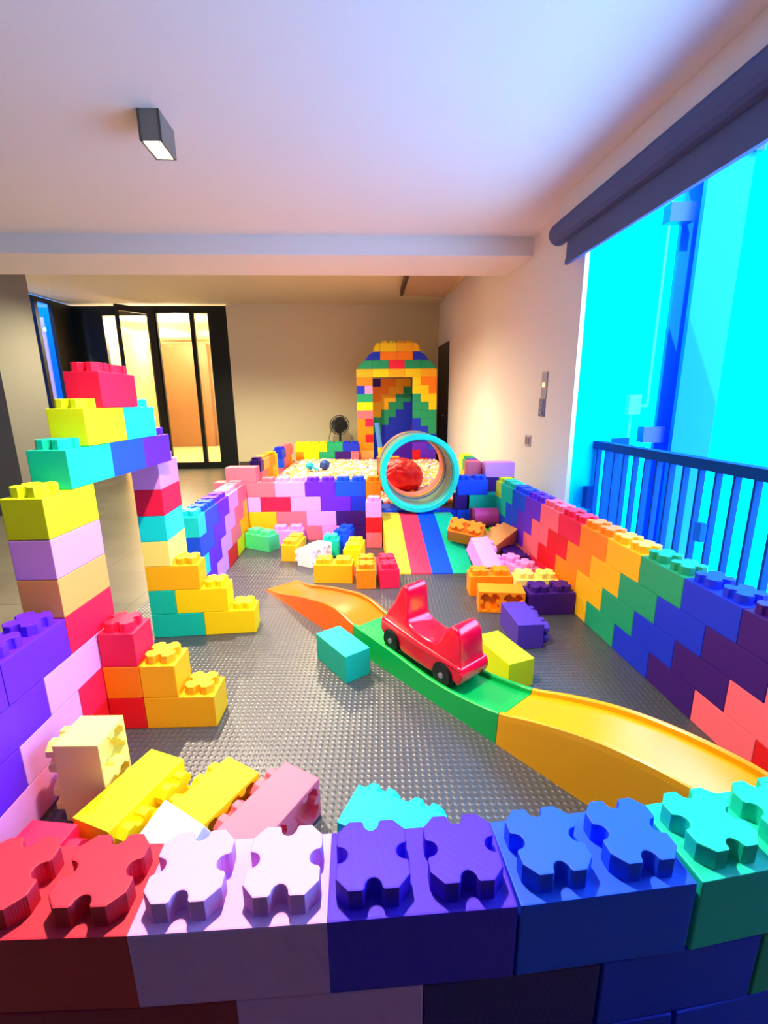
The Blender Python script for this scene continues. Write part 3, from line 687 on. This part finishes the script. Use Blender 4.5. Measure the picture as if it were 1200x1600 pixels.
def tp(t, off, z): p_ = AT + dT * t + nT * off; return Vector((p_.x * U, p_.y * U, z * U))
def sweepT(name, t0, t1, sec, m, parent):
    bm = bmesh.new(); N = 28; prev = None
    for i in range(N + 1):
        t = t0 + (t1 - t0) * i / N; h = hT(t)
        ring = [bm.verts.new(tp(t, o_, z)) for o_, z in sec(t, h)]
        if prev:
            for k in range(len(ring)): bm.faces.new((prev[k], ring[k], ring[(k + 1) % len(ring)], prev[(k + 1) % len(ring)]))
        else: bm.faces.new(ring)
        prev = ring
    bm.faces.new(prev[::-1]); bmesh.ops.recalc_face_normals(bm, faces=bm.faces)
    o = mesh_obj(name, bm, m, parent, smooth=True)
    md = o.modifiers.new('edges', 'EDGE_SPLIT'); md.split_angle = D(35)
    return o
def rail_h(t): return .14 * min(1, max(0, (t - .3) / 1.5)) + .004
for t0, t1, hexc, lb in ((0, 7.18, 'FF6A00', 'orange curved end piece of the ride-on track lying on the mat'), (7.2, 13.76, '00A84A', 'green dipped middle piece of the ride-on track under the red car'), (13.78, 20.2, 'E2A200', 'yellow humped piece of the ride-on track near the right wall')):
    m = mat('track_' + hexc, hexc, .32, spec=.5, bump=('noise', 30, .03))
    t = empty('track_segment', (0, 0, 0), lb, 'toy track', 'three pieces of the ride-on track')
    sweepT('deck', t0, t1, lambda t, h: [(-.06, 0), (0.0, max(h - rail_h(t) - .02, .03)), (.16, max(h - rail_h(t), .04)), (WT - .16, max(h - rail_h(t), .04)), (WT, max(h - rail_h(t) - .02, .03)), (WT + .06, 0)], m, t)
    for side in (0, 1):
        def sec(t, h, side=side):
            o0, o1 = (0.0, .17) if side == 0 else (WT - .17, WT)
            zb_ = max(h - rail_h(t) - .03, .02); zt = max(h, .06)
            return [(o0, zb_), (o0 + .015, zt - .025), (o0 + .05, zt), (o1 - .05, zt), (o1 - .01, zt - .03), (o1, zb_)]
        sweepT('rail', t0, t1, sec, m, t)

# ------------------------------------------------------------------ red ride-on car
red_pl = mat('car_red_plastic', 'F00030', .22, spec=.6, coat=.5); rub = mat('wheel_black', '101214', .45); hubm = mat('hub_grey', 'A8B0B8', .3, metal=.5)
tc_ = 10.35
pc = AT + dT * tc_ + nT * (WT / 2)
slope_a = math.atan2(hT(11.6) - hT(9.15), 2.45)
car = empty('ride_on_car', (pc.x, pc.y, hT(tc_) - .12), 'glossy red plastic ride-on toy car standing on the green track', 'toy car')
car.rotation_euler = (Matrix.Rotation(math.atan2(dT.y, dT.x), 3, 'Z') @ Matrix.Rotation(-slope_a, 3, 'Y')).to_euler()
def spl(pts, sub=6):
    out = []; n_ = len(pts)
    for i in range(n_):
        p0, p1, p2, p3 = pts[(i - 1) % n_], pts[i], pts[(i + 1) % n_], pts[(i + 2) % n_]
        for k in range(sub):
            u = k / sub
            out.append(tuple(.5 * (2 * p1[j] + (-p0[j] + p2[j]) * u + (2 * p0[j] - 5 * p1[j] + 4 * p2[j] - p3[j]) * u * u + (-p0[j] + 3 * p1[j] - 3 * p2[j] + p3[j]) * u**3) for j in (0, 1)))
    return out
def loaf(name, outline, wfun, m, parent, rnd=.12, layers=7):
    """profile (x, z) given thickness 2*wfun(z) with softly rounded flanks"""
    bm = bmesh.new(); rings = []
    n_ = len(outline); cx = sum(p_[0] for p_ in outline) / n_; cz = sum(p_[1] for p_ in outline) / n_
    prof_ = []
    for k in range(5): a = PI / 2 * k / 4; prof_.append((-1, 1 - math.cos(PI / 2 - a) , math.sin(a)))
    fr = []
    for k in range(5):
        a = PI / 2 * k / 4
        fr.append((-1 , rnd * (1 - math.sin(a)), rnd * (1 - math.cos(a))))   # inset, width offset
    seqs = [(-1, i_, o_) for _, i_, o_ in fr] + [(1, i_, o_) for _, i_, o_ in fr[::-1]]
    # normals of outline
    def nrm(i):
        a = Vector(outline[(i + 1) % n_]) - Vector(outline[(i - 1) % n_]); a = Vector((a.y, -a.x)); return a.normalized() if a.length else Vector((0, 0))
    area = sum(outline[i][0] * outline[(i + 1) % n_][1] - outline[(i + 1) % n_][0] * outline[i][1] for i in range(n_)); sg = 1 if area > 0 else -1
    prev = None
    for sd, ins, off in [(sd, i_, w_) for sd, i_, w_ in seqs]:
        ring = []
        for i, p_ in enumerate(outline):
            q = Vector(p_) - nrm(i) * sg * ins
            wy = wfun(p_[1]) - (rnd - off if False else off)
            ring.append(bm.verts.new(Vector((q.x, sd * (wfun(p_[1]) - ins * 0 - (rnd * 0)) , q.y)) * U))
            ring[-1].co.y = sd * (wfun(p_[1]) - (rnd - math.sqrt(max(rnd * rnd - ins * ins, 0)) if False else off)) * U
        if prev:
            for k in range(n_): bm.faces.new((prev[k], ring[k], ring[(k + 1) % n_], prev[(k + 1) % n_]))
        else: first = ring
        prev = ring
    for rg in (first, prev):
        for tri in tessellate_polygon([[Vector((v.co.x, v.co.z, 0)) for v in rg]]):
            try: bm.faces.new([rg[i] for i in tri])
            except ValueError: pass
    bmesh.ops.recalc_face_normals(bm, faces=bm.faces)
    return mesh_obj(name, bm, m, parent, smooth=True)
# side profile, x along the car (front = +x), z above the deck
top = [(-1.72, 1.0), (-1.62, 1.35), (-1.35, 1.75), (-1.15, 2.25), (-1.0, 2.48), (-.82, 2.48), (-.72, 2.25), (-.66, 1.55), (-.5, 1.3), (0, 1.18), (.55, 1.2), (.8, 1.4), (1.0, 1.8), (1.25, 2.02), (1.5, 1.98), (1.65, 1.7), (1.74, 1.1), (1.72, .85), (.8, .8), (-.8, .8), (-1.66, .85)]
loaf('car_body', spl(top, 5), lambda z: .60 - .07 * max(0, z - 1), red_pl, car, rnd=.13)
low = [(-1.84, .78), (-1.8, .98), (-1.6, 1.05), (0, .96), (1.6, .95), (1.86, .85), (1.92, .62), (1.78, .34), (1.55, .40), (1.42, .62), (1.15, .70), (.9, .6), (.78, .3), (.5, .2), (-.6, .2), (-.82, .32), (-.95, .58), (-1.2, .68), (-1.45, .58), (-1.62, .45), (-1.8, .55)]
loaf('car_skirt', spl(low, 4), lambda z: .66, red_pl, car, rnd=.09)
bm = bmesh.new(); add_cyl(bm, (-.91, 2.14), .07, -.36, .36, 'Y'); mesh_obj('hand_grip_slot', bm, mat('slot_dark_red', 'A00020', .4), car)
for x in (-1.2, 1.17):
    for sd in (-1, 1):
        bm = bmesh.new(); add_cyl(bm, (0, 0), .40, -.13, .13, 'Y', 32)
        bmesh.ops.bevel(bm, geom=[e for e in bm.edges if abs(e.verts[0].co.y - e.verts[1].co.y) < 1e-6], offset=.05 * U, segments=2, affect='EDGES')
        wh = mesh_obj('wheel', bm, rub, car, smooth=False); wh.location = (x * U, sd * .6 * U, .405 * U)
        bm = bmesh.new(); add_cyl(bm, (0, 0), .09, .1 * sd, .16 * sd, 'Y', 16); bmesh.ops.recalc_face_normals(bm, faces=bm.faces)
        mesh_obj('hub_cap', bm, hubm, wh)

# ------------------------------------------------------------------ striped ramp
rm = empty('foam_ramp', (0, 0, 0), 'striped soft foam ramp of four colours leading up to the tunnel', 'ramp')
for i, (cn, hx) in enumerate((('yellow', 'FFD030'), ('red', 'FF3050'), ('blue', '0048F0'), ('teal', '00C090'))):
    bx0, bx1 = .29 + i * 1.14, .29 + (i + 1) * 1.14; tx0, tx1 = -.12 + i * 1.14, -.12 + (i + 1) * 1.14
    bm = bmesh.new()
    yb, yt, zt, ze = 23.05, 29.4, 1.9, .06
    V_ = [Vector(q) * U for q in ((bx0, yb, 0), (bx1, yb, 0), (bx1, yb, ze), (bx0, yb, ze), (tx0, yt - .9, 0), (tx1, yt - .9, 0), (tx1, yt - .9, zt), (tx0, yt - .9, zt), (tx0 - .05, yt, 0), (tx1 - .05, yt, 0), (tx1 - .05, yt, zt), (tx0 - .05, yt, zt))]
    v = [bm.verts.new(q) for q in V_]
    for f in ((0, 1, 2, 3), (3, 2, 6, 7), (7, 6, 10, 11), (8, 11, 10, 9), (0, 3, 7, 4), (4, 7, 11, 8), (1, 5, 6, 2), (5, 9, 10, 6), (0, 4, 5, 1), (4, 8, 9, 5)): bm.faces.new([v[k] for k in f])
    bmesh.ops.recalc_face_normals(bm, faces=bm.faces)
    o = mesh_obj('ramp_stripe', bm, mat('ramp_' + cn, hx, .4, spec=.4), rm); o['label'] = cn + ' stripe of the ramp'

# ------------------------------------------------------------------ tunnel of rings
tn = empty('play_tunnel', (2.33, 28.75, 2.0), 'round crawl tunnel with a turquoise front ring at the top of the ramp', 'play tunnel')
tn.rotation_euler = (0, 0, .06)
def ring_part(name, y0, y1, ro, ri, m, parent):
    bm = bmesh.new(); n_ = 56; b_ = .06
    sec = [(y0 + b_, ri), (y0, ri + b_), (y0, ro - b_), (y0 + b_, ro), (y1 - b_, ro), (y1, ro - b_), (y1, ri + b_), (y1 - b_, ri)]
    rings = [[bm.verts.new(Vector((r_ * math.cos(2 * PI * k / n_), y_, 2.55 + r_ * math.sin(2 * PI * k / n_))) * U) for y_, r_ in sec] for k in range(n_)]
    for k in range(n_):
        A_, B_ = rings[k], rings[(k + 1) % n_]
        for j in range(len(sec)): bm.faces.new((A_[j], A_[(j + 1) % len(sec)], B_[(j + 1) % len(sec)], B_[j]))
    bmesh.ops.recalc_face_normals(bm, faces=bm.faces)
    return mesh_obj(name, bm, m, parent, smooth=False)
for nm, y0, y1, ro, ri, hx in (('front_ring', 0, .35, 2.55, 2.18, '00E0C0'), ('front_ring', .36, .7, 2.5, 2.14, '10C8B0'), ('tunnel_barrel', .7, 2.5, 2.48, 2.16, '78A890'), ('blue_band', 2.5, 3.0, 2.5, 2.12, '5070A0'), ('rear_ring', 3.0, 3.4, 2.53, 2.06, 'F0B058'), ('rear_lining', 3.4, 4.6, 2.45, 2.05, 'F08080')):
    ring_part(nm, y0, y1, ro, ri, mat('tunnel_' + hx, hx, .4), tn)

# ------------------------------------------------------------------ ball pit contents
ballcols = {'pink': 'F59AA8', 'orange': 'FF9A50', 'white': 'FFF4EC', 'yellow': 'FFD850', 'blue': '4060C0', 'light blue': '80C8F0', 'red': 'E03030', 'cream': 'FFE0C0'}
BM = {k: mat('ball_' + k.replace(' ', '_'), v, .35, spec=.5) for k, v in ballcols.items()}
wts = ['pink'] * 6 + ['orange'] * 7 + ['white'] * 4 + ['cream'] * 5 + ['yellow'] * 3 + ['blue', 'light blue']
box('pit_base', -10.9, 5.6, 33.0, 56.3, 0, 1.3, mat('pit_base', '8A6A60', .8)); tag(bpy.data.objects['pit_base'], 'low foam base lying under the plastic balls of the pit', 'base')
def mound(x, y): return 1.45 + .55 * math.exp(-((x + .5) ** 2 + (y - 46) ** 2) / 40) + .35 * math.exp(-((x + 7) ** 2 + (y - 54) ** 2) / 20) + .1 * math.sin(x * .9) * math.cos(y * .7)
cand = []
dx = .47
j = 0; y = 33.3
while y < 57.1:
    x = -10.6 + (dx / 2 if j % 2 else 0)
    while x < 6.6:
        cand.append((x + random.uniform(-.05, .05), y + random.uniform(-.05, .05)))
        x += dx
    y += dx * .87; j += 1
def shown(x, y):
    u_ = 600 + 710 * x / (y * .97 + 1.7)
    if y > 42.2 and u_ < 592: return 1
    if (x - 1.35) ** 2 + (y - 37.6) ** 2 < 2.6: return -1
    if 1.0 < x * 32 / y < 3.7 and y < 44: return 1
    return 0
cand = [c for c in cand if shown(*c) >= 0]; vis = [c for c in cand if shown(*c)]; hid = [c for c in cand if not shown(*c)]
vis.sort(key=lambda c: c[1])
tun = [c for c in vis if c[1] < 42.2][:110]; field = [c for c in vis if c[1] >= 42.2][:185]
sel = tun + field; selset = set(sel); rest = [c for c in cand if c not in selset]
bmb = bmesh.new(); bmesh.ops.create_icosphere(bmb, subdivisions=3, radius=.235 * U)
bme = bpy.data.meshes.new('plastic_ball'); bmb.to_mesh(bme); bmb.free(); bme.materials.append(None)
for p_ in bme.polygons: p_.use_smooth = True
for x, y in sel:
    cn = random.choice(wts)
    o = bpy.data.objects.new('plastic_ball', bme); COL.objects.link(o); o.location = (x * U, y * U, (mound(x, y) + .23 + random.uniform(0, .06)) * U)
    o.material_slots[0].link = 'OBJECT'; o.material_slots[0].material = BM[cn]
    tag(o, '%s plastic ball among the loose balls filling the ball pit' % cn, 'ball', 'plastic balls in the ball pit')
bmr = bmesh.new(); keys = list(BM)
ico = bmesh.new(); bmesh.ops.create_icosphere(ico, subdivisions=2, radius=.235 * U); ico.verts.ensure_lookup_table()
iv = [v.co.copy() for v in ico.verts]; ifc = [[v.index for v in f.verts] for f in ico.faces]; ico.free()
for x, y in rest:
    base = Vector((x, y, mound(x, y) + .23 + random.uniform(0, .08))) * U; mi = keys.index(random.choice(wts))
    vs = [bmr.verts.new(base + c) for c in iv]
    for f in ifc: ff = bmr.faces.new([vs[i] for i in f]); ff.material_index = mi; ff.smooth = True
o = mesh_obj('plastic_balls', bmr)
for k_ in keys: o.data.materials.append(BM[k_])
tag(o, 'the many remaining plastic balls filling the ball pit', 'balls', kind='stuff')
# knobbly red mound seen through the tunnel
bm = bmesh.new(); bmesh.ops.create_icosphere(bm, subdivisions=5, radius=1)
rr = random.Random(3); dirs = [Vector((rr.gauss(0, 1), rr.gauss(0, 1), rr.gauss(0, 1))).normalized() for _ in range(420)]
for v in bm.verts:
    d_ = max(v.co.normalized().dot(q) for q in dirs); k_ = 1 + .12 * max(0, (d_ - .988) / .012)
    v.co = Vector((v.co.x * 1.75 * k_, v.co.y * 1.5 * k_, v.co.z * 1.45 * k_)) * U
o = mesh_obj('bean_bag', bm, mat('red_knobbly', 'E80808', .4), smooth=True); o.location = (1.35 * U, 37.6 * U, 3.0 * U)
o.location.z = 2.95 * U
tag(o, 'bright red knobbly soft mound in the ball pit, seen through the tunnel', 'soft toy')
X.put(-.6, 1.4, -41.0, -40.0, 3.3, 'orange', 'orange brick lying on the balls behind the red knobbly mound', None)
X.put(-.6, 1.4, -41.0, -40.0, 4.31, 'orange', 'orange brick stacked above another behind the red knobbly mound', None)
# toys on the balls
bm = bmesh.new(); bmesh.ops.create_icosphere(bm, subdivisions=1, radius=.62 * U)
o = mesh_obj('faceted_ball', bm, mat('toy_navy', '1C4898', .5)); o.location = (-6.1 * U, 47.0 * U, 2.75 * U)
tag(o, 'dark blue faceted ball lying in the bright part of the ball pit', 'toy ball')
sc = empty('toy_scoop', (-7.5, 47.0, 2.45), 'small light blue toy scoop lying on the pit balls', 'toy', rz=-.5)
bm = bmesh.new(); bmesh.ops.create_uvsphere(bm, u_segments=16, v_segments=10, radius=.42 * U); mesh_obj('scoop_bowl', bm, mat('toy_cyan', '10B8D8', .35), sc, smooth=True).location = (-.2 * U, 0, .2 * U)
bm = bmesh.new(); add_tube(bm, [(.1, 0, .1), (.9, 0, -.15)], .12); mesh_obj('scoop_handle', bm, bpy.data.materials['toy_cyan'], sc)
# foam pole by the house
po = empty('foam_pole', (-.2, 51.0, 1.9), 'upright foam pole, blue above and yellow below, beside the toy house', 'foam pole')
bm = bmesh.new(); add_tube(bm, [(0, 0, 0), (-.15, 0, 2.2)], .28, 12); mesh_obj('lower_half', bm, FM['gold'], po)['label'] = 'yellow lower half'
bm = bmesh.new(); add_tube(bm, [(-.15, 0, 2.2), (-.5, 0, 4.9)], .27, 12); mesh_obj('upper_half', bm, mat('pole_blue', '4080C8', .5), po)['label'] = 'blue upper half'
# magenta roll in the right heap
rl = empty('foam_roll', (7.6, 28.9, .0), 'short magenta foam roll lying in the corner right of the ramp', 'foam roll')
bm = bmesh.new(); add_cyl(bm, (0, .62), .62, -.85, .85, 'X', 28); mesh_obj('roll_body', bm, mat('roll_magenta', 'E040A0', .35), rl)
bm = bmesh.new(); add_cyl(bm, (0, .62), .64, -.86, -.7, 'X', 28); mesh_obj('end_band', bm, mat('roll_maroon', '901840', .35), rl)
rl.location = (7.1 * U, 28.9 * U, .98 * U) if False else (6.55 * U, 28.85 * U, 1.02 * U)
tag(box('foam_plinth', 5.7, 7.3, 28.3, 29.4, 0, 1.0, FM['teal'], bev=.03), 'teal foam block under the magenta roll right of the ramp', 'foam block')

# ------------------------------------------------------------------ floor fan
fan = empty('floor_fan', (-5.95, 63.3, -.1), 'black round floor fan on a stand in front of the back wall', 'fan')
fm_ = mat('fan_black', '1A1A1C', .5)
fb = bmesh.new()
for r_ in (1.3, 1.05, .8, .55, .3):
    for yy in ((-.38, .38) if r_ < 1.2 else (-.3, 0, .3)):
        add_tube(fb, [(r_ * math.cos(2 * PI * k / 28), yy, r_ * math.sin(2 * PI * k / 28)) for k in range(29)], .035, 5)
for k in range(24):
    a = 2 * PI * k / 24; add_tube(fb, [(.15 * math.cos(a), -.4, .15 * math.sin(a)), (1.05 * math.cos(a), -.38, 1.05 * math.sin(a)), (1.3 * math.cos(a), 0, 1.3 * math.sin(a)), (.3 * math.cos(a), .38, .3 * math.sin(a))], .025, 5)
g = mesh_obj('fan_cage', fb, fm_, fan); g.location = (0, 0, 6.1 * U)
bm = bmesh.new(); add_cyl(bm, (0, 0), .95, .0, .7, 'Y', 24, r2=.5); mesh_obj('motor', bm, fm_, fan).location = (0, 0, 6.1 * U)
for k in range(4):
    bm = bmesh.new(); pts = [(.15, -.25), (.9, -.75), (1.18, -.2), (1.0, .45), (.15, .25)]
    lo, hi, _, _ = add_prism(bm, pts, -.03, .03, 'Y'); bmesh.ops.rotate(bm, cent=(0, 0, 0), matrix=Matrix.Rotation(k * PI / 2, 3, 'Y') @ Matrix.Rotation(.35, 3, 'X'), verts=bm.verts)
    mesh_obj('fan_blade', bm, fm_, fan).location = (0, 0, 6.1 * U)
bm = bmesh.new(); add_tube(bm, [(0, .3, .1), (0, .3, 5.6)], .16, 10); mesh_obj('fan_pole', bm, fm_, fan)
bm = bmesh.new(); add_cyl(bm, (0, .3), 1.2, 0, .2, 'Z', 28, r2=1.1); mesh_obj('fan_base', bm, fm_, fan)
bm = bmesh.new(); add_tube(bm, [(-.3, .5, 6.0), (-1.2, .6, 5.6), (-1.55, .6, 4.4), (-1.5, .6, 2.8), (-1.1, .6, 1.2), (-.8, .5, .15)], .07, 6); mesh_obj('power_cord', bm, mat('cord', '5A5A40', .6), fan)
print('bricks', NB[0], 'balls', len(sel), len(rest))
